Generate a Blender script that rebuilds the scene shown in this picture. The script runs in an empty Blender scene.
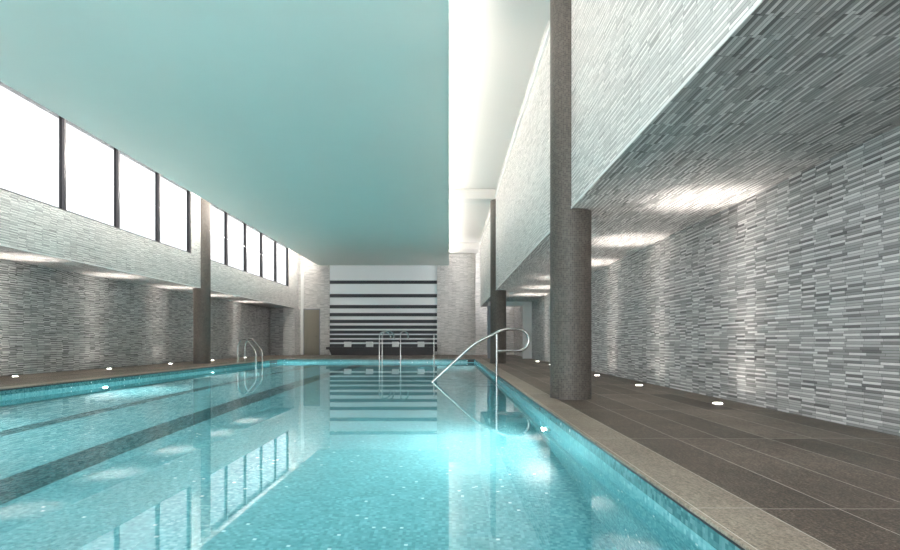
import bpy, bmesh, math, random
from mathutils import Vector, Matrix
random.seed(7)
PI = math.pi
S = bpy.context.scene
COL = S.collection

# ------------------------------------------------------------------ scene dimensions (metres, deck level z = 0)
EYE = 0.75
F = 560.0
XR, XRB = 3.54, 1.557           # right wall, right bulkhead face
XL, XLB = -9.54, -8.2           # left recess wall, left bulkhead face
ZRS, ZLS = 2.44, 2.50           # soffit heights
ZSILL, ZWT = 3.53, 5.62
ZC, ZBEAM = 5.80, 5.47
YN, YF = -2.6, 30.5
PX0, PX1, PY0, PY1 = -7.02, 1.10, 1.2, 23.5
ZW, ZFLOOR = -0.15, -1.45

# ------------------------------------------------------------------ node helper
class N:
    def __init__(self, name):
        m = bpy.data.materials.new(name); m.use_nodes = True
        self.m = m; self.t = m.node_tree; self.t.nodes.clear()
        self.out = self.t.nodes.new('ShaderNodeOutputMaterial')
    def n(self, typ, **kw):
        nd = self.t.nodes.new(typ)
        for k, v in kw.items(): setattr(nd, k, v)
        return nd
    def link(self, a, b): self.t.links.new(a, b)
    def set(self, sock, v):
        if isinstance(v, bpy.types.NodeSocket): self.link(v, sock)
        else: sock.default_value = v
    def math(self, op, a, b=None, c=None):
        nd = self.n('ShaderNodeMath', operation=op)
        self.set(nd.inputs[0], a)
        if b is not None: self.set(nd.inputs[1], b)
        if c is not None: self.set(nd.inputs[2], c)
        return nd.outputs[0]
    def mix(self, f, a, b):
        nd = self.n('ShaderNodeMix', data_type='RGBA')
        self.set(nd.inputs[0], f); self.set(nd.inputs[6], a); self.set(nd.inputs[7], b)
        return nd.outputs[2]
    def lerp(self, f, a, b):
        nd = self.n('ShaderNodeMix', data_type='FLOAT')
        self.set(nd.inputs[0], f); self.set(nd.inputs[2], a); self.set(nd.inputs[3], b)
        return nd.outputs[0]
    def xyz(self, v):
        nd = self.n('ShaderNodeSeparateXYZ'); self.link(v, nd.inputs[0]); return nd.outputs
    def comb(self, x, y, z):
        nd = self.n('ShaderNodeCombineXYZ')
        for i, q in enumerate((x, y, z)): self.set(nd.inputs[i], q)
        return nd.outputs[0]
    def white(self, v):
        nd = self.n('ShaderNodeTexWhiteNoise', noise_dimensions='3D'); self.link(v, nd.inputs['Vector'])
        return nd.outputs['Value'], nd.outputs['Color']
    def noise(self, v, scale, detail=3, rough=.5):
        nd = self.n('ShaderNodeTexNoise'); self.link(v, nd.inputs['Vector'])
        nd.inputs['Scale'].default_value = scale; nd.inputs['Detail'].default_value = detail
        nd.inputs['Roughness'].default_value = rough
        return nd.outputs['Fac']
    def ramp(self, f, stops, interp='LINEAR'):
        nd = self.n('ShaderNodeValToRGB'); r = nd.color_ramp; r.interpolation = interp
        while len(r.elements) < len(stops): r.elements.new(.5)
        for e, (p, c) in zip(r.elements, stops):
            e.position = p; e.color = (c, c, c, 1) if isinstance(c, (int, float)) else (*c, 1)
        self.link(f, nd.inputs[0]); return nd.outputs[0]
    def bump(self, h, dist, strength=1.0):
        nd = self.n('ShaderNodeBump'); nd.inputs['Distance'].default_value = dist
        nd.inputs['Strength'].default_value = strength; self.link(h, nd.inputs['Height']); return nd.outputs[0]
    def pos(self): return self.n('ShaderNodeNewGeometry').outputs
    def pbsdf(self, color, rough=.6, metal=0., normal=None, spec=None):
        b = self.n('ShaderNodeBsdfPrincipled')
        self.set(b.inputs['Base Color'], color if isinstance(color, bpy.types.NodeSocket) else (*color, 1))
        self.set(b.inputs['Roughness'], rough); self.set(b.inputs['Metallic'], metal)
        if spec is not None: self.set(b.inputs['Specular IOR Level'], spec)
        if normal is not None: self.link(normal, b.inputs['Normal'])
        self.link(b.outputs[0], self.out.inputs[0]); return b

def mat_plain(name, color, rough=.6, metal=0., grain=.04, gscale=40, spec=None):
    n = N(name); g = n.pos()
    f = n.noise(g['Position'], gscale)
    c0 = [max(0, c * (1 - grain)) for c in color]; c1 = [min(1, c * (1 + grain)) for c in color]
    n.pbsdf(n.mix(f, (*c0, 1), (*c1, 1)), rough, metal, spec=spec); return n.m

def mat_emit(name, color, s):
    n = N(name); e = n.n('ShaderNodeEmission'); e.inputs[0].default_value = (*color, 1); e.inputs[1].default_value = s
    n.link(e.outputs[0], n.out.inputs[0]); return n.m

def mat_strip_stone(name, tint, gain=1.0, rough=.45, ph=.024, bl=.21, bumpd=.006, lo=(.13, .21, .33, .44), hi=(.32, .58, .78)):
    """stacked ledger tile: thin staggered strips, random tone per strip"""
    n = N(name); g = n.pos()
    P = n.xyz(g['Position']); Q = n.xyz(g['True Normal'])
    ny = n.math('GREATER_THAN', n.math('ABSOLUTE', Q[1]), .5)
    nz = n.math('GREATER_THAN', n.math('ABSOLUTE', Q[2]), .5)
    u = n.lerp(ny, P[1], P[0]); v = n.lerp(nz, P[2], P[0])
    rv = n.math('DIVIDE', n.math('ADD', v, .0003), ph)
    row = n.math('FLOOR', rv); fv = n.math('FRACT', rv)
    pair = n.math('FLOOR', n.math('DIVIDE', row, 2.0))
    rj, _ = n.white(n.comb(row, 3.3, 7.7))
    # column of tiles, every row slid a little
    uu = n.math('ADD', n.math('DIVIDE', u, bl), n.math('MULTIPLY', rj, .28))
    uu = n.math('ADD', uu, n.math('MULTIPLY', n.math('MODULO', n.math('ABSOLUTE', pair), 2.0), .12))
    col = n.math('FLOOR', uu); fu = n.math('FRACT', uu)
    r1, _ = n.white(n.comb(row, col, 1.5)); r2, _ = n.white(n.comb(row, col, 9.5))
    rc, _ = n.white(n.comb(col, n.math('FLOOR', n.math('DIVIDE', row, 7.0)), 4.4))
    odd = n.math('MODULO', n.math('ABSOLUTE', n.math('ADD', row, n.math('FLOOR', n.math('MULTIPLY', rc, 2.0)))), 2.0)
    lo = n.ramp(r1, [(0, lo[0]), (.12, lo[1]), (.5, lo[2]), (1, lo[3])])
    hi = n.ramp(r1, [(0, hi[0]), (.3, hi[1]), (1, hi[2])])
    tone = n.lerp(odd, lo, hi)
    # joint at the strip's lower edge and ends
    gv = n.math('LESS_THAN', fv, .16); gu = n.math('LESS_THAN', fu, .02)
    joint = n.math('MAXIMUM', gv, gu)
    gr = n.noise(n.comb(n.math('MULTIPLY', u, 6.), n.math('MULTIPLY', v, 60.), P[0]), 4., 4)
    tone = n.math('MULTIPLY', tone, n.lerp(gr, .82, 1.18))
    tone = n.math('MULTIPLY', tone, n.lerp(joint, 1.0, .40))
    tone = n.math('MULTIPLY', tone, gain)
    base = n.n('ShaderNodeVectorMath', operation='SCALE'); base.inputs[0].default_value = tint
    n.link(tone, base.inputs['Scale'])
    hgt = n.math('MULTIPLY', n.math('ADD', n.math('MULTIPLY', r2, .6), n.math('MULTIPLY', odd, .5)), n.lerp(joint, 1., .0))
    n.pbsdf(base.outputs[0], rough, 0, n.bump(hgt, bumpd, .7)); return n.m

def mat_column(name):
    n = N(name); tc = n.n('ShaderNodeTexCoord').outputs['Object']; P = n.xyz(tc)
    th = n.math('ARCTAN2', P[1], P[0])
    q = n.math('DIVIDE', n.math('MULTIPLY', n.math('ADD', th, PI), .267), .0233)
    w = n.math('DIVIDE', n.math('ADD', P[2], 5.0), .0233)
    r, c = n.white(n.comb(n.math('FLOOR', q), n.math('FLOOR', w), 2.2))
    j = n.math('MAXIMUM', n.math('LESS_THAN', n.math('FRACT', q), .12), n.math('LESS_THAN', n.math('FRACT', w), .12))
    t = n.ramp(r, [(0, (.040, .032, .027)), (.5, (.072, .058, .048)), (1, (.115, .096, .082))])
    big = n.noise(tc, 3., 4)
    t = n.mix(n.math('MULTIPLY', big, .5), t, (.056, .046, .039, 1))
    t = n.mix(n.math('MULTIPLY', j, .8), t, (.14, .128, .116, 1))
    n.pbsdf(t, .6, 0, n.bump(n.math('SUBTRACT', 1., j), .003, .5)); return n.m

def mat_pool_mosaic(name, stops, cell=.025, sparkle=.004):
    n = N(name); g = n.pos(); P = n.xyz(g['Position'])
    k = [n.math('FLOOR', n.math('DIVIDE', n.math('ADD', p, 40.0013), cell)) for p in P]
    fr = [n.math('FRACT', n.math('DIVIDE', n.math('ADD', p, 40.0013), cell)) for p in P]
    r, c = n.white(n.comb(*k)); r2, _ = n.white(n.comb(k[2], k[0], k[1]))
    t = n.ramp(r, stops)
    # cloudy variation over many tiles
    cl = n.noise(g['Position'], 2.2, 5, .6)
    t2 = n.n('ShaderNodeHueSaturation'); n.link(t, t2.inputs['Color']); n.link(n.lerp(cl, .8, 1.2), t2.inputs['Value'])
    sp = n.math('LESS_THAN', r2, sparkle)
    col = n.mix(sp, t2.outputs[0], (.85, .95, .95, 1))
    n.pbsdf(col, .25, 0); return n.m

def mat_deck(name, lo, mid, hi, w=.355, l=1.80, x0=1.385, y0=2.5, grout=(.62, .57, .52)):
    n = N(name); g = n.pos(); P = n.xyz(g['Position'])
    a = n.math('DIVIDE', n.math('ADD', P[0], 40 * w - x0), w)
    b = n.math('DIVIDE', n.math('ADD', P[1], 40 * l - y0), l)
    r, _ = n.white(n.comb(n.math('FLOOR', a), n.math('FLOOR', b), 5.1))
    fa, fb = n.math('FRACT', a), n.math('FRACT', b)
    ga = n.math('LESS_THAN', fa, .0045 / w); gb = n.math('LESS_THAN', fb, .0045 / l)
    j = n.math('MAXIMUM', ga, gb)
    v = n.comb(n.math('MULTIPLY', P[0], 9.), n.math('MULTIPLY', P[1], 2.4), r)
    s1 = n.noise(v, 6., 6, .65); s2 = n.noise(g['Position'], 90., 3, .7); s3 = n.noise(g['Position'], 1.3, 4)
    s4 = n.noise(n.comb(n.math('MULTIPLY', P[0], 40.), n.math('MULTIPLY', P[1], 3.), 0.), 4., 3)
    f = n.math('ADD', n.math('MULTIPLY', s1, .62), n.math('MULTIPLY', n.math('SUBTRACT', s2, .5), 1.1))
    f = n.math('ADD', f, .16)
    f = n.math('ADD', f, n.math('MULTIPLY', s4, .22))
    f = n.math('ADD', f, n.math('MULTIPLY', n.math('SUBTRACT', r, .5), .16))
    f = n.math('ADD', f, n.math('MULTIPLY', n.math('SUBTRACT', s3, .5), .3))
    c = n.ramp(f, [(.30, lo), (.55, mid), (.85, hi)])
    c = n.mix(j, c, (*grout, 1))
    n.pbsdf(c, n.lerp(s1, .42, .62), 0, n.bump(n.math('SUBTRACT', n.math('MULTIPLY', s2, .3), n.math('MULTIPLY', j, 1.)), .002, .5), spec=.35); return n.m

def mat_water(name):
    n = N(name); g = n.pos()
    h = n.noise(g['Position'], 1.1, 2, .5)
    h2 = n.noise(g['Position'], 5.0, 2, .5)
    hh = n.math('ADD', n.math('MULTIPLY', h, 1.), n.math('MULTIPLY', h2, .10))
    nb = n.bump(hh, .004, .09)
    fr = n.n('ShaderNodeFresnel'); fr.inputs['IOR'].default_value = 1.30; n.link(nb, fr.inputs['Normal'])
    rf = n.n('ShaderNodeBsdfRefraction'); rf.inputs['IOR'].default_value = 1.333; rf.inputs['Roughness'].default_value = 0.0
    rf.inputs['Color'].default_value = (.86, .985, 1, 1); n.link(nb, rf.inputs['Normal'])
    gl = n.n('ShaderNodeBsdfGlossy'); gl.inputs['Roughness'].default_value = .02; gl.inputs['Color'].default_value = (.97, 1, 1, 1)
    n.link(nb, gl.inputs['Normal'])
    mx = n.n('ShaderNodeMixShader'); n.link(fr.outputs[0], mx.inputs[0]); n.link(rf.outputs[0], mx.inputs[1]); n.link(gl.outputs[0], mx.inputs[2])
    n.link(mx.outputs[0], n.out.inputs[0]); return n.m

def mat_glass(name, tint):
    n = N(name)
    lw = n.n('ShaderNodeLayerWeight'); lw.inputs['Blend'].default_value = .5
    fac = n.math('MULTIPLY', n.math('POWER', lw.outputs['Facing'], 4.0), .12)
    tr = n.n('ShaderNodeBsdfTransparent'); tr.inputs[0].default_value = (*tint, 1)
    gl = n.n('ShaderNodeBsdfGlossy'); gl.inputs['Roughness'].default_value = .02
    mx = n.n('ShaderNodeMixShader'); n.link(fac, mx.inputs[0]); n.link(tr.outputs[0], mx.inputs[1]); n.link(gl.outputs[0], mx.inputs[2])
    n.link(mx.outputs[0], n.out.inputs[0]); return n.m

def mat_towel(name):
    n = N(name); tc = n.n('ShaderNodeTexCoord').outputs['Object']
    h = n.noise(tc, 260., 2); n.pbsdf((.95, .945, .94), .95, 0, n.bump(h, .004, .6)); return n.m

def mat_door(name):
    n = N(name); g = n.pos(); P = n.xyz(g['Position'])
    s = n.noise(n.comb(n.math('MULTIPLY', P[0], 22.), P[1], n.math('MULTIPLY', P[2], .6)), 3., 4)
    n.pbsdf(n.mix(s, (.17, .15, .115, 1), (.26, .235, .185, 1)), .5); return n.m

M = dict(
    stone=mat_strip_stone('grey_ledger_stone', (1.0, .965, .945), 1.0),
    stone_lit=mat_strip_stone('lit_ledger_stone', (1.0, .96, .925), 1.0, lo=(.36, .44, .54, .62), hi=(.56, .74, .86)),  # same tile as above, brightness of the lit faces put into its tones
    column=mat_column('dark_column_mosaic'),
    deck=mat_deck('brown_grey_deck_plank', (.016, .011, .008), (.095, .070, .055), (.31, .245, .195)),
    coping=mat_deck('pale_coping_stone', (.12, .096, .075), (.26, .214, .172), (.44, .37, .30), w=.30, x0=1.10),
    mosaic=mat_pool_mosaic('turquoise_pool_mosaic', [(0, (.12, .365, .41)), (.35, (.17, .455, .50)), (.75, (.195, .495, .54)), (1, (.28, .60, .64))]),
    lane=mat_pool_mosaic('dark_lane_mosaic', [(0, (.008, .07, .085)), (.5, (.022, .13, .15)), (1, (.05, .20, .22))], sparkle=.0),
    waterline=mat_pool_mosaic('dark_teal_waterline_mosaic', [(0, (.045, .17, .19)), (.5, (.08, .25, .27)), (1, (.14, .33, .35))], sparkle=.004),
    water=mat_water('clear_pool_water'),
    panel=mat_plain('pool_tinted_panel', (.79, .88, .83), .55, grain=.015, gscale=2),  # faint aqua of the pool's bounced light mixed into the white panel
    ceiling=mat_plain('warm_white_ceiling_paint', (.62, .60, .575), .7, grain=.01, gscale=2),
    white=mat_plain('white_wall_paint', (.91, .925, .93), .6, grain=.012, gscale=2),
    trim=mat_plain('pale_trim_paint', (.80, .79, .77), .5, grain=.015),
    slat=mat_plain('charcoal_slat', (.028, .032, .038), .5, grain=.15),
    bench=mat_plain('dark_stained_bench_wood', (.030, .026, .028), .45, grain=.25, gscale=12),
    frame=mat_plain('dark_window_metal', (.050, .045, .048), .4, .2, grain=.06),
    steel=mat_plain('brushed_stainless_steel', (.50, .50, .49), .2, 1., grain=.04),
    black=mat_plain('black_plastic', (.012, .014, .016), .5, grain=.1),
    ring=mat_plain('white_fixture_ring', (.78, .80, .80), .35, grain=.02),
    glass=mat_glass('clear_fill_glazing', (.97, .985, .98)), tinted_glass=mat_glass('sky_dimming_glass', (.43, .44, .445)),  # left panes carry an added grey tint that holds the sky back
    towel=mat_towel('white_terry_towel'),
    door=mat_door('taupe_door_veneer'),
    shade=mat_plain('grey_jamb_tone', (.20, .21, .24), .6, grain=.05),
    led=mat_emit('cove_led', (1.0, .95, .89), 12.5),
    led_left_fill=mat_emit('fill_led_bright', (1.0, .96, .91), 55.0),  # unseen strip on the panel's left edge, added to brighten the bulkhead
    lens=mat_emit('lamp_lens', (1.0, .95, .86), 10.0),
    wlens=mat_emit('underwater_lamp_lens', (1.0, .99, .95), 8.0),
)

# ------------------------------------------------------------------ mesh helpers
class MB:
    def __init__(self): self.b = bmesh.new()
    def box(self, x0, x1, y0, y1, z0, z1, bev=0.):
        r = bmesh.ops.create_cube(self.b, size=1.0)
        for v in r['verts']:
            v.co = Vector(((x0 + x1) / 2 + v.co.x * (x1 - x0), (y0 + y1) / 2 + v.co.y * (y1 - y0), (z0 + z1) / 2 + v.co.z * (z1 - z0)))
        if bev > 0:
            es = {e for v in r['verts'] for e in v.link_edges}
            bmesh.ops.bevel(self.b, geom=list(es), offset=bev, segments=2, profile=.7, affect='EDGES')
        return self
    def quad(self, pts):
        self.b.faces.new([self.b.verts.new(p) for p in pts]); return self
    def lathe(self, prof, seg=32, c=(0, 0, 0), axis='Z'):
        rings = []
        for r, z in prof:
            ring = []
            for i in range(seg):
                a = 2 * PI * i / seg; p = (r * math.cos(a), r * math.sin(a), z)
                if axis == 'X': p = (p[2], p[0], p[1])
                ring.append(self.b.verts.new((p[0] + c[0], p[1] + c[1], p[2] + c[2])))
            rings.append(ring)
        for a, b in zip(rings, rings[1:]):
            for i in range(seg):
                self.b.faces.new((a[i], a[(i + 1) % seg], b[(i + 1) % seg], b[i]))
        if prof[0][0] > 1e-6: self.b.faces.new(rings[0][::-1])
        if prof[-1][0] > 1e-6: self.b.faces.new(rings[-1])
        return self
    def tube(self, pts, r, seg=12):
        pts = [Vector(p) for p in pts]; rings = []; up = None
        for i, p in enumerate(pts):
            t = (pts[min(i + 1, len(pts) - 1)] - pts[max(i - 1, 0)]).normalized()
            if up is None:
                up = Vector((0, 1, 0)) if abs(t.y) < .9 else Vector((1, 0, 0))
            a = (up - t * up.dot(t)).normalized(); up = a; b = t.cross(a)
            rings.append([self.b.verts.new(p + a * (r * math.cos(2 * PI * k / seg)) + b * (r * math.sin(2 * PI * k / seg))) for k in range(seg)])
        for A, B in zip(rings, rings[1:]):
            for k in range(seg): self.b.faces.new((A[k], A[(k + 1) % seg], B[(k + 1) % seg], B[k]))
        self.b.faces.new(rings[0][::-1]); self.b.faces.new(rings[-1]); return self
    def build(self, name, mat, parent=None, smooth=False, loc=None):
        bmesh.ops.recalc_face_normals(self.b, faces=self.b.faces)
        me = bpy.data.meshes.new(name); self.b.to_mesh(me); self.b.free()
        me.materials.append(mat)
        if smooth:
            for p in me.polygons: p.use_smooth = True
            try: me.set_sharp_from_angle(angle=math.radians(40))
            except Exception: pass
        o = bpy.data.objects.new(name, me); COL.objects.link(o)
        if parent: o.parent = parent
        if loc: o.location = loc
        return o

COLS = [(1.605, 7.39), (1.66, 18.87), (-8.27, 18.75)]
def notched(mb, x0, x1, y0, y1, z0, z1, face, side, cols):
    '''a wall block whose face at x = face is cut round the columns that stand half inside it'''
    R_ = .2712; pl = []
    for cx, cy in cols:
        d = face - cx; h = math.sqrt(R_ * R_ - d * d); a0 = math.atan2(-h, d); a1 = math.atan2(h, d)
        # the arc that runs through the wall
        if side > 0:      # wall lies at x > face
            sp = (a1 - a0) - 2 * PI if (a1 - a0) < 2 * PI else 0
            arc = [a0 + (-(2 * PI - (a1 - a0))) * i / 24 for i in range(25)]
            arc = [a0 + t for t in [((2 * PI - (a1 - a0)) * -1) * i / 24 for i in range(25)]] if math.cos((a0 + a1) / 2) < 0 else arc
            mid = a0 - (2 * PI - (a1 - a0)) / 2
            if math.cos(mid) < 0: arc = [a0 + (a1 - a0) * i / 24 for i in range(25)]
        else:
            arc = [a0 - (2 * PI - (a1 - a0)) * i / 24 for i in range(25)]
            mid = a0 - (2 * PI - (a1 - a0)) / 2
            if math.cos(mid) > 0: arc = [a0 + (a1 - a0) * i / 24 for i in range(25)]
        pl += [(cx + R_ * math.cos(a), cy + R_ * math.sin(a)) for a in arc]
    back = x1 if side > 0 else x0
    poly = [(face, y0)] + pl + [(face, y1), (back, y1), (back, y0)]
    A = [mb.b.verts.new((x, y, z0)) for x, y in poly]; B = [mb.b.verts.new((x, y, z1)) for x, y in poly]
    n = len(poly)
    mb.b.faces.new(A[::-1]); mb.b.faces.new(B)
    for i in range(n): mb.b.faces.new((A[i], A[(i + 1) % n], B[(i + 1) % n], B[i]))
    return mb

def fillet(pts, r, seg=7):
    """round the corners of a polyline"""
    pts = [Vector(p) for p in pts]; out = [pts[0]]
    for a, p, b in zip(pts, pts[1:], pts[2:]):
        da, db = (a - p), (b - p); k = min(r, da.length * .49, db.length * .49)
        s, e = p + da.normalized() * k, p + db.normalized() * k
        for i in range(seg + 1):
            t = i / seg; out.append(s * (1 - t) ** 2 + p * 2 * t * (1 - t) + e * t * t)
    out.append(pts[-1]); return out

def tag(o, label, cat, group=None, kind=None):
    o['label'] = label; o['category'] = cat
    if group: o['group'] = group
    if kind: o['kind'] = kind
    return o
def struct(o): o['kind'] = 'structure'; return o
def empty(name, loc):
    o = bpy.data.objects.new(name, None); o.empty_display_size = .1; o.location = loc; COL.objects.link(o); return o
def copy_tree(o, parent=None):
    c = o.copy(); COL.objects.link(c)
    if parent: c.parent = parent
    for ch in list(o.children): copy_tree(ch, c)
    return c
def lamp(name, kind, energy, color, loc, parent=None, rot=(0, 0, 0), **kw):
    L = bpy.data.lights.new(name, kind); L.energy = energy; L.color = color
    for k, v in kw.items(): setattr(L, k, v)
    o = bpy.data.objects.new(name, L); o.location = loc; o.rotation_euler = rot; COL.objects.link(o)
    if parent: o.parent = parent
    return o

# ------------------------------------------------------------------ setting: deck, pool basin, water
T = .30   # slab / wall thickness
CW = .28
fl = MB()
fl.box(PX1 + CW, XR + T, YN, YF + T, -T, 0); fl.box(XL - T, PX0 - CW, YN, YF + T, -T, 0)
fl.box(PX0 - CW, PX1 + CW, PY1 + CW, YF + T, -T, 0); fl.box(PX0 - CW, PX1 + CW, YN, PY0 - CW, -T, 0)
floor = struct(fl.build('floor', M['deck']))
cp = MB()
cp.box(PX1 - .02, PX1 + CW, PY0 - CW, PY1 + CW, -.012, .004, .004); cp.box(PX0 - CW, PX0 + .02, PY0 - CW, PY1 + CW, -.012, .004, .004)
cp.box(PX0 + .02, PX1 - .02, PY1 - .02, PY1 + CW, -.012, .004, .004); cp.box(PX0 + .02, PX1 - .02, PY0 - CW, PY0 + .02, -.012, .004, .004)
gt = MB()
gt.box(PX1 - .004, PX1 + .05, PY0, PY1, -.034, -.0125).box(PX0 - .05, PX0 + .004, PY0, PY1, -.034, -.0125).box(PX0, PX1, PY1 - .004, PY1 + .05, -.034, -.0125)
struct(gt.build('trim_8', M['slat']))
coping = struct(cp.build('trim_1', M['coping']))

pb = MB()
pb.box(PX0 - .2, PX1 + .2, PY0 - .2, PY1 + .2, ZFLOOR - .2, ZFLOOR)
pb.box(PX0 - .2, PX0, PY0 - .2, PY1 + .2, ZFLOOR, -.035); pb.box(PX1, PX1 + .2, PY0 - .2, PY1 + .2, ZFLOOR, -.035)
pb.box(PX0, PX1, PY0 - .2, PY0, ZFLOOR, -.035); pb.box(PX0, PX1, PY1, PY1 + .2, ZFLOOR, -.035)
basin = struct(pb.build('pool_basin', M['mosaic']))
for x, hw in ((-5.25, .13), (-3.56, .23)):
    MB().box(x - hw, x + hw, PY0 + 1.2, PY1 - 1.2, ZFLOOR, ZFLOOR + .004).build('lane_line', M['lane'], basin)
wb = MB(); za, zb, e = -.105, -.0345, .003
wb.box(PX1 - e, PX1 + .01, PY0, PY1, za, zb).box(PX0 - .01, PX0 + e, PY0, PY1, za, zb).box(PX0 + e, PX1 - e, PY1 - e, PY1 + .01, za, zb).box(PX0 + e, PX1 - e, PY0 - .01, PY0 + e, za, zb)
wb.build('waterline_tile', M['waterline'], basin)['label'] = 'darker teal tile band along the waterline'
# corner steps: rounded treads against the right-hand pool wall
st = MB()
cy = 15.0
for k, (rx, ry) in enumerate(((2.15, 2.6), (1.75, 2.2), (1.35, 1.8), (.95, 1.4))):
    ztop = ZFLOOR + .26 * (k + 1)
    seg = 28; bot, top = [], []
    for i in range(seg + 1):
        a = PI / 2 + PI * i / seg
        x, y = PX1 + rx * math.cos(a), cy + ry * math.sin(a)
        bot.append(st.b.verts.new((x, y, ZFLOOR))); top.append(st.b.verts.new((x, y, ztop)))
    for i in range(seg): st.b.faces.new((bot[i], bot[i + 1], top[i + 1], top[i]))
    st.b.faces.new(top)
st.build('pool_steps', M['mosaic'], basin)
water = MB().quad([(PX0, PY0, ZW), (PX1, PY0, ZW), (PX1, PY1, ZW), (PX0, PY1, ZW)]).build('pool_water', M['water'])
tag(water, 'clear turquoise pool water mirroring windows and striped wall', 'water', kind='stuff')

# ------------------------------------------------------------------ walls
# right: recessed lower wall, soffit and bulkhead
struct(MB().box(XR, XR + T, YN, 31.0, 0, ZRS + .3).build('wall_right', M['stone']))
def shaded_soffit(o):  # undersides get the darker tile copy, soffit shade put into the colour
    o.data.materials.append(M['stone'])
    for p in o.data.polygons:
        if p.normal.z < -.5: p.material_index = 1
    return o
shaded_soffit(struct(notched(MB(), XRB, XR + T, YN, 27.7, ZRS, ZC, XRB, 1, COLS[:2]).build('wall_upper_right', M['stone_lit'])))
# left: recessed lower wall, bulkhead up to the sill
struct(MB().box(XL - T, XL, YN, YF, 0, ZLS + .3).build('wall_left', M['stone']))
shaded_soffit(struct(notched(MB(), XL - T, XLB, YN, YF, ZLS, ZSILL, XLB, -1, COLS[2:]).build('wall_upper_left', M['stone_lit'])))
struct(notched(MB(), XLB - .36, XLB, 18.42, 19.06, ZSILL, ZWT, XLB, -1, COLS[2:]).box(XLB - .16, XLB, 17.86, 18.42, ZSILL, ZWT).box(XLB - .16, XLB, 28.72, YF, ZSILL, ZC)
       .box(XLB - .35, XLB, YN, YF, ZWT, ZC).build('wall_pier_left', M['stone_lit']))
# recess return and pilaster at the far left
struct(MB().box(-9.54, -8.72, 29.9, YF, 0, ZLS).build('wall_return_left', M['stone']))
struct(MB().box(-8.72, -8.12, 29.45, YF, 0, ZLS).build('wall_pilaster_left', M['stone_lit']))
# far wall
fw = MB()
fw.box(-8.6, 6.0, YF, YF + T, 0, ZC)
fw.box(-7.0, -6.48, YF - .12, YF, 0, 4.95); fw.box(-.65, .06, YF - .12, YF, 0, ZC); fw.box(1.43, 1.72, YF - .35, YF, 0, ZBEAM)
wall_far = struct(fw.build('wall_far', M['stone_lit']))
# unseen end behind the camera, its glazing added for daylight fill
nw = MB().box(XL - T, -8.2, YN - T, YN, 0, ZC).box(3.3, XR + T, YN - T, YN, 0, ZC).box(-8.2, 3.3, YN - T, YN, 4.7, ZC).box(-8.2, 3.3, YN - T, YN, 0, .12)
struct(nw.build('wall_near', M['stone_lit']))
for i in range(6):
    a = -8.2 + i * 11.5 / 6; b = a + 11.5 / 6; t = .04
    wo = struct(MB().box(a, a + t, YN - .16, YN - .04, .12, 4.7).box(b - t, b, YN - .16, YN - .04, .12, 4.7)
        .box(a + t, b - t, YN - .16, YN - .04, .12, .17).box(a + t, b - t, YN - .16, YN - .04, 4.65, 4.7).build('window_%d' % (i + 21), M['frame']))
    MB().box(a + t, b - t, YN - .105, YN - .095, .17, 4.65).build('window_pane', M['glass'], wo)
# white feature wall with charcoal slats
fwl = struct(MB().box(-6.48, -.65, YF - .05, YF, 0, 4.95).build('wall_feature', M['white']))
sl = MB()
zy = lambda y: EYE + (341 - y) / (F / (YF - .08))
for y0, y1 in ((280.5, 283.8), (294, 297.4), (305, 308.4), (313, 316.3), (319.8, 323.1), (325.5, 328.8), (330.5, 333.7), (335, 338.1), (339.6, 342.4), (344, 346.9), (348, 351.5)):
    sl.box(-6.48, -.65, YF - .08, YF - .05, zy(y1), zy(y0))
sl.build('slat', M['slat'], fwl)

# ceiling, beams, trims
struct(MB().box(XLB - .35, 6.0, YN - T, YF + T, ZC, ZC + .2).build('ceiling', M['ceiling']))
for nm, y0, y1 in (('ceiling_beam', 6.95, 8.25), ('ceiling_beam', 18.6, 19.3), ('ceiling_beam', 28.8, YF - .35)):
    struct(MB().box(XLB, XRB, y0, y1, ZBEAM, ZC).build(nm, M['ceiling']))
RUNS = ((YN, 6.9), (8.26, 18.55), (19.31, 27.7))
t2 = MB()
for a, b in RUNS: t2.box(XRB - .035, XRB, a, b, 5.50, 5.56, .004)
struct(t2.build('trim_2', M['trim']))
# bright metal edge along the bulkhead's lower corner
t3, t4 = MB(), MB()
for a, b in ((YN, 7.12), (7.66, 18.6), (19.14, 27.7)): t3.box(XRB - .006, XRB + .002, a, b, ZRS - .006, ZRS + .02)
for a, b in ((YN, 18.48), (19.02, 29.45)): t4.box(XLB - .002, XLB + .006, a, b, ZLS - .006, ZLS + .02)
struct(t3.build('trim_3', M['trim'])); struct(t4.build('trim_4', M['trim']))
# portal frame at the end of the right-hand walkway
struct(MB().box(3.17, XR, 23.95, 24.15, 0, ZRS - .18).box(1.7, XR, 23.95, 24.15, ZRS - .18, ZRS).build('trim_5', M['trim']))
struct(MB().box(1.66, 2.02, 24.0, 24.3, 0, ZRS - .18).build('trim_6', M['shade']))  # left jamb of the portal, its shade painted in as dark grey
# white reveal beside the door
struct(MB().box(-8.06, -7.90, YF - .06, YF, 0, 4.95).build('trim_7', M['trim']))

# door
dr = struct(MB().box(-7.88, -7.06, YF - .045, YF, .005, 2.45, .004).build('door_1', M['door']))
MB().box(-7.92, -7.88, YF - .06, YF, 0, 2.50).box(-7.06, -7.02, YF - .06, YF, 0, 2.50).box(-7.88, -7.06, YF - .06, YF, 2.455, 2.50).build('door_frame', M['shade'], dr)
MB().tube(fillet([(-7.16, YF - .045, 1.02), (-7.16, YF - .10, 1.02), (-7.28, YF - .10, 1.02)], .02), .011).build('door_handle', M['steel'], dr, True)

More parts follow.
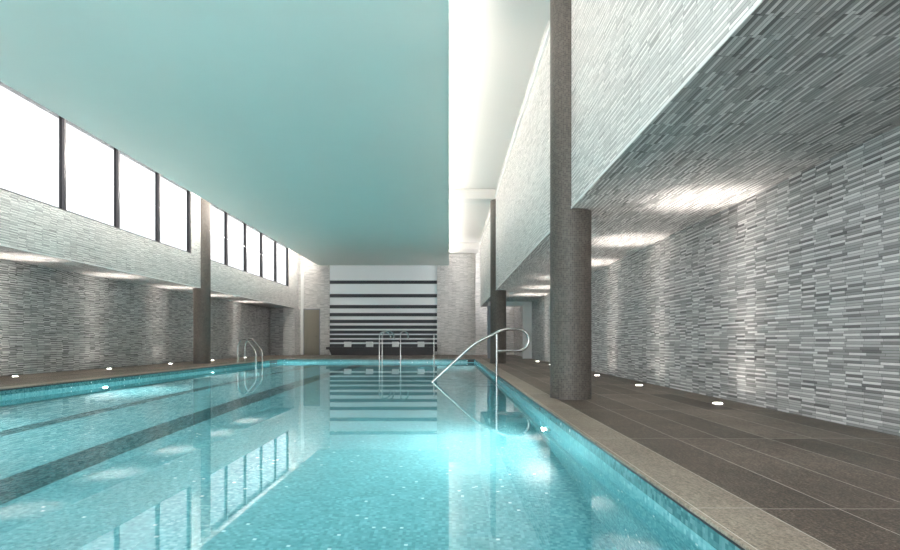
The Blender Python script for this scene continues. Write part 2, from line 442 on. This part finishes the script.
# windows along the left
mull = [2.25, 4.2, 6.15, 8.1, 10.05, 12.0, 13.96, 15.92, 17.83]
bays = list(zip(mull, mull[1:])) + list(zip([19.08, 20.8, 22.75, 24.7, 26.7], [20.8, 22.75, 24.7, 26.7, 28.68]))
bays = [(YN + .9, .3), (.3, 2.25)] + bays
for i, (a, b) in enumerate(bays):
    w = MB(); xx0, xx1 = XLB - .14, XLB - .02; t = .029
    w.box(xx0, xx1, a, a + t, ZSILL, ZWT).box(xx0, xx1, b - t, b, ZSILL, ZWT)
    w.box(xx0, xx1, a + t, b - t, ZSILL, ZSILL + .03).box(xx0, xx1, a + t, b - t, ZWT - .04, ZWT)
    wo = struct(w.build('window_%d' % (i + 1), M['frame']))
    MB().box(XLB - .085, XLB - .075, a + t, b - t, ZSILL + .03, ZWT - .04).build('window_pane', M['tinted_glass'], wo)
struct(MB().box(XLB - .35, XLB, YN, YN + .9, ZSILL, ZWT).build('wall_pier_near', M['stone_lit']))

# ------------------------------------------------------------------ suspended ceiling panel with cove lamp and added left fill strip
pan = empty('ceiling_panel', (0, 0, 4.85))
tag(pan, 'huge flat aqua ceiling panel hanging over the pool', 'ceiling panel', kind='thing')
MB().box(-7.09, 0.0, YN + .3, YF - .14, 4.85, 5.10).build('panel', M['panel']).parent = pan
pan.children[0].matrix_parent_inverse = Matrix.Translation((0, 0, -4.85))
for x0, x1, y0, y1 in ((-.045, -.002, YN + 1., YF - .7), (-7.088, -7.045, YN + 1., YF - .7)):
    o = MB().box(x0, x1, y0, y1, 5.10, 5.14).build('cove_lamp', M['led' if x0 > -1 else 'led_left_fill']); o.parent = pan
    o.matrix_parent_inverse = Matrix.Translation((0, 0, -4.85)); o['label'] = 'glowing white cove strip'
for x in (-5.5, -1.5):
    for y in (2., 10., 16., 22., 26.):
        o = MB().tube([(x, y, 5.10), (x, y, ZC)], .012, 8).build('hanger', M['steel']); o.parent = pan
        o.matrix_parent_inverse = Matrix.Translation((0, 0, -4.85))

# ------------------------------------------------------------------ columns
def column(x, y, label, h=ZBEAM - .002):
    c = MB().lathe([(.267, 0), (.267, h)], 64).build('column', M['column'], None, True, (x, y, 0))
    return tag(c, label, 'column', 'round mosaic columns', 'thing')
column(*COLS[0], 'thick dark mosaic column on the deck in front of the right stone wall')
column(*COLS[1], 'dark round column beyond the looped steel handrail, near the portal')
column(*COLS[2], 'dark round column between the tall windows on the left deck')

# ------------------------------------------------------------------ bench and towels
be = empty('bench', (-3.55, 29.95, 0))
tag(be, 'long dark timber bench below the striped wall', 'bench')
def rel(mb, name, mat, par, smooth=False):
    o = mb.build(name, mat, par, smooth); o.matrix_parent_inverse = Matrix.Translation(-par.location); return o
seat = MB()
for k in range(4): seat.box(-6.50, -.62, 29.58 + k * .2, 29.77 + k * .2, .30, .43, .008)
rel(seat, 'seat', M['bench'], be)
bs = MB()
pr = [(-6.25, 0), (-6.38, .30), (-.72, .30), (-.80, 0)]
vs = [[bs.b.verts.new((x, y, z)) for x, z in pr] for y in (29.75, 30.38)]
bs.b.faces.new(vs[0]); bs.b.faces.new(vs[1][::-1])
for i in range(4): bs.b.faces.new((vs[0][i], vs[1][i], vs[1][(i + 1) % 4], vs[0][(i + 1) % 4]))
rel(bs, 'base', M['bench'], be)

def towel_mesh():
    b = MB(); w, d, h = .34, .30, .28
    n = 3; t = h / n
    for k in range(n):                       # a thick towel folded in layers, each fold rounded at the front
        z0 = k * t; pr = []
        for i in range(9):
            a = -PI / 2 + PI * i / 8
            pr.append((-d / 2 + t / 2 - math.cos(a) * t / 2, z0 + t / 2 + math.sin(a) * t / 2 * .96))
        pr += [(d / 2, z0 + t * .98), (d / 2, z0 + t * .02)]
        off = [0, .008, -.006][k]
        A = [b.b.verts.new((-w / 2 + off, y, z)) for y, z in pr]; B = [b.b.verts.new((w / 2 + off, y, z)) for y, z in pr]
        b.b.faces.new(A); b.b.faces.new(B[::-1])
        for i in range(len(pr)): b.b.faces.new((A[i], B[i], B[(i + 1) % len(pr)], A[(i + 1) % len(pr)]))
    return b
labs = ['white folded towel at the bench end nearest the door', 'white folded towel on the bench, second along from the door side',
        'white folded towel on the bench seen between the tall hooked steel rails', 'white folded towel on the bench close to the single straight steel post']
t0 = None
for px, lb in zip((347.7, 369.6, 395.4, 421), labs):
    x = (px - 449) * 29.85 / F
    if t0 is None: t0 = o = towel_mesh().build('towel', M['towel'], None, True)
    else: o = t0.copy(); COL.objects.link(o)
    o.location = (x, 29.85, .431); o.rotation_euler.z = random.uniform(-.05, .05)
    tag(o, lb, 'towel', 'folded white towels on the bench')

# ------------------------------------------------------------------ steel rails
# ladder on the left pool edge
lad = empty('pool_ladder', (-7.2, 20.2, 0))
tag(lad, 'curved steel ladder with two sloping rails at the left pool edge', 'ladder')
for y in (19.9, 20.57):
    p = [(-7.50, y, .005), (-7.50, y, .60), (-7.40, y, .80), (-7.22, y, .83), (-6.86, y, .40), (-6.86, y, -1.05)]
    rl = rel(MB().tube(fillet(p, .14), .021), 'rail', M['steel'], lad, True)
    fg = rel(MB().lathe([(.05, .004), (.05, .016), (.03, .024)], 20, (-7.50, y, 0)), 'floor_flange', M['steel'], lad, True)
for z in (-.35, -.62, -.89):
    rel(MB().box(-6.91, -6.81, 19.92, 20.55, z, z + .03, .006), 'tread', M['steel'], lad)

# tall hooked rails standing in the pool before the striped wall
hk = empty('pool_ladder', (-2.1, 20.55, ZFLOOR))
tag(hk, 'tall steel ladder with hooked rails standing in the water before the striped wall', 'ladder')
def hook(x0, y, x1, top, end, z1=.80):
    r = (x1 - x0) / 2; p = [(x0, y, ZFLOOR + .002), (x0, y, top - r)]
    for i in range(1, 13):
        a = PI - PI * i / 12; p.append((x0 + r + r * math.cos(a), y + .5 * (1 - math.cos(PI * i / 12)) / 2, top - r + r * math.sin(a)))
    p.append((x1, y + .5, end)); return p
for x0, y, x1, top, end in ((-2.58, 20.75, -2.22, 1.10, .84), (-2.44, 20.45, -2.06, 1.12, .82), (-1.77, 20.45, -1.53, 1.10, .82)):
    rel(MB().tube(hook(x0, y, x1, top, end), .022), 'rail', M['steel'], hk, True)
for z in (-.45, -.75, -1.05):
    rel(MB().box(-2.43, -1.78, 20.40, 20.50, z, z + .03, .006), 'tread', M['steel'], hk)
po = MB().tube([(-.55, 20.55, ZFLOOR + .002), (-.55, 20.55, .985)], .022).lathe([(.022, .98), (.024, .985), (.018, .998), (.0, 1.0)], 14, (-.55, 20.55, 0)).build('handrail_post', M['steel'], None, True)
tag(po, 'single straight steel post rising from the water beside the striped wall', 'post')

# looped handrail on the right pool edge
yr = 12.25; k = yr / F
X = lambda px: (px - 449) * k
Z = lambda py: EYE - (py - 341) * k
hr = empty('handrail', (1.06, yr, ZW))
tag(hr, 'looped steel handrail sloping down into the water at the right pool edge', 'handrail')
path = [(X(427), yr, Z(388)), (X(433), yr, Z(381.5)), (X(473.5), yr, Z(344)), (X(504.5), yr, Z(329)), (X(519), yr, Z(329.3))]
path = fillet(path, .18)
c = (X(518.5), Z(340)); r = 10.8 * k
for i in range(1, 14):
    a = PI / 2 - PI * i / 14; path.append((c[0] + r * .95 * math.cos(a), yr, c[1] + r * math.sin(a)))
path += [(X(518), yr, Z(350.9)), (X(497), yr, Z(351.2))]
rel(MB().tube(path, .030, 14), 'rail', M['steel'], hr, True)
rel(MB().tube([(X(496.8), yr, ZFLOOR + .9), (X(496.8), yr, Z(333.8))], .028, 14), 'post', M['steel'], hr, True)

# ------------------------------------------------------------------ lights set in the deck
def deck_light():
    e = empty('deck_uplight', (0, 0, 0))
    MB().lathe([(.052, .001), (.060, .001), (.062, .006), (.052, .008)], 28).build('rim', M['ring'], e, True)
    MB().lathe([(.051, .001), (.051, .010), (.042, .014), (0, .016)], 28).build('lens', M['lens'], e)
    return e
order = ['nearest', 'second', 'third', 'fourth', 'fifth', 'sixth']
proto = None
def put(x, y, label, group, aim, energy):
    global proto
    if proto is None: proto = o = deck_light()
    else: o = copy_tree(proto)
    o.location = (x, y, 0); tag(o, label, 'uplight', group)
    return o
ups = []
rl = ['round deck uplight by the right wall, nearest one, out on open deck',
      'round deck uplight by the right wall, second from the near end',
      'round deck uplight by the right wall, seen just beside the thick column',
      'round deck uplight by the right wall, fourth one, behind the thick column',
      'round deck uplight by the right wall, fifth one, two before the white portal',
      'round deck uplight by the right wall, last one before the white portal']
for y, lb in zip((6.67, 9.42, 12.1, 14.85, 17.6, 20.3), rl):
    ups.append((put(3.20, y, lb, 'uplights along the right wall', 1, 1), 1))
ll = ['round deck uplight by the left wall, nearest one', 'round deck uplight by the left wall, second one, under the second bright streak',
      'round deck uplight by the left wall, just before the column', 'round deck uplight by the left wall, just beyond the column',
      'round deck uplight by the left wall, last one, behind the curved ladder']
for y, lb in zip((11.75, 15.0, 18.3, 21.55, 25.0), ll):
    ups.append((put(-9.10, y, lb, 'uplights along the left wall', -1, 1), -1))
for o, s in ups:
    for nm, en, deg, lean in (('uplight_beam', 150, 38, .09), ('uplight_flood', 48, 80, .16), ('uplight_spill', 4.5, 165, .0)):
        lamp(nm, 'SPOT', en, (1, .93, .85), (0, 0, .02), o, (PI, -s * lean, 0), spot_size=math.radians(deg), spot_blend=1.0, shadow_soft_size=.03)

# ------------------------------------------------------------------ lights under water
def uw_light():
    e = empty('underwater_light', (0, 0, 0))     # faces -X from the right-hand wall
    MB().lathe([(.085, 0), (.115, 0), (.115, -.02), (.085, -.028)], 32, axis='X').build('rim', M['ring'], e, True)
    MB().lathe([(.083, -.002), (.083, -.018), (.05, -.03), (0, -.033)], 32, axis='X').build('lens', M['wlens'], e, True)
    return e
uw0 = None
wl = {(1, 6.22): 'round white underwater lamp glowing in the right pool wall below the thick column',
      (1, 20.9): 'round underwater lamp at the far end of the right pool wall',
      (-1, 11.35): 'round underwater lamp in the left pool wall, well before the column',
      (-1, 16.5): 'round underwater lamp in the left pool wall, one before the curved ladder',
      (-1, 22.6): 'round underwater lamp in the left pool wall beyond the curved ladder',
      (-1, 6.22): 'round underwater lamp in the left pool wall nearest the camera'}
for (s, y), lb in wl.items():
    if uw0 is None: uw0 = o = uw_light()
    else: o = copy_tree(uw0)
    o.location = (PX1 if s > 0 else PX0, y, ZW - .45)
    if s < 0: o.rotation_euler.z = PI
    tag(o, lb, 'underwater light', 'round lamps in the pool walls')
    o['s'] = s
for o in [q for q in COL.objects if q.name.startswith('underwater_light')]:
    lamp('pool_lamp', 'AREA', 33, (1, .99, .95), (-.06, 0, 0), o, (0, PI / 2, 0), shape='DISK', size=.16)
    del o['s']

# skimmer mouths
def skim(x0, x1, y0, y1, lb):
    o = MB().box(x0, x1, y0, y1, -.14, -.04, .01).build('pool_skimmer', M['black']); tag(o, lb, 'skimmer', 'black skimmer mouths at the waterline')
skim(.78, 1.06, PY1 - .03, PY1 - .0035, 'black skimmer mouth at the far pool corner by the right deck')
skim(PX0 + .0035, PX0 + .03, 21.9, 22.8, 'black skimmer mouth on the left pool edge beyond the curved ladder')

# ------------------------------------------------------------------ sky
w = bpy.data.worlds.new('overcast_sky'); S.world = w; w.use_nodes = True
t = w.node_tree; t.nodes.clear()
out = t.nodes.new('ShaderNodeOutputWorld'); bg = t.nodes.new('ShaderNodeBackground')
tc = t.nodes.new('ShaderNodeTexCoord'); nz = t.nodes.new('ShaderNodeTexNoise'); rp = t.nodes.new('ShaderNodeValToRGB')
nz.inputs['Scale'].default_value = 3.2; nz.inputs['Detail'].default_value = 5
rp.color_ramp.elements[0].position = .35; rp.color_ramp.elements[0].color = (.86, .90, .96, 1)
rp.color_ramp.elements[1].position = .62; rp.color_ramp.elements[1].color = (1, 1, 1, 1)
t.links.new(tc.outputs['Generated'], nz.inputs['Vector']); t.links.new(nz.outputs['Fac'], rp.inputs[0])
t.links.new(rp.outputs[0], bg.inputs[0]); bg.inputs[1].default_value = 2.1
t.links.new(bg.outputs[0], out.inputs[0])

# ------------------------------------------------------------------ camera and view
cam = bpy.data.cameras.new('camera'); co = bpy.data.objects.new('camera', cam); COL.objects.link(co)
co.location = (0, 0, EYE); co.rotation_euler = (PI / 2, 0, 0)
cam.sensor_width = 36; cam.lens = 36 * F / 900; cam.shift_x = 1 / 900; cam.shift_y = 66 / 900; cam.clip_start = .05
S.camera = co
vs_ = S.view_settings; S.display_settings.display_device = 'sRGB'
vs_.view_transform = 'Standard'; vs_.look = 'None'; vs_.gamma = 1.0; vs_.use_curve_mapping = False; vs_.exposure = 2.0
cy_ = S.cycles
cy_.max_bounces = 10; cy_.diffuse_bounces = 5; cy_.glossy_bounces = 4; cy_.transmission_bounces = 6; cy_.transparent_max_bounces = 8
cy_.sample_clamp_indirect = 8.0; cy_.caustics_reflective = True; cy_.caustics_refractive = True
cy_.use_denoising = True
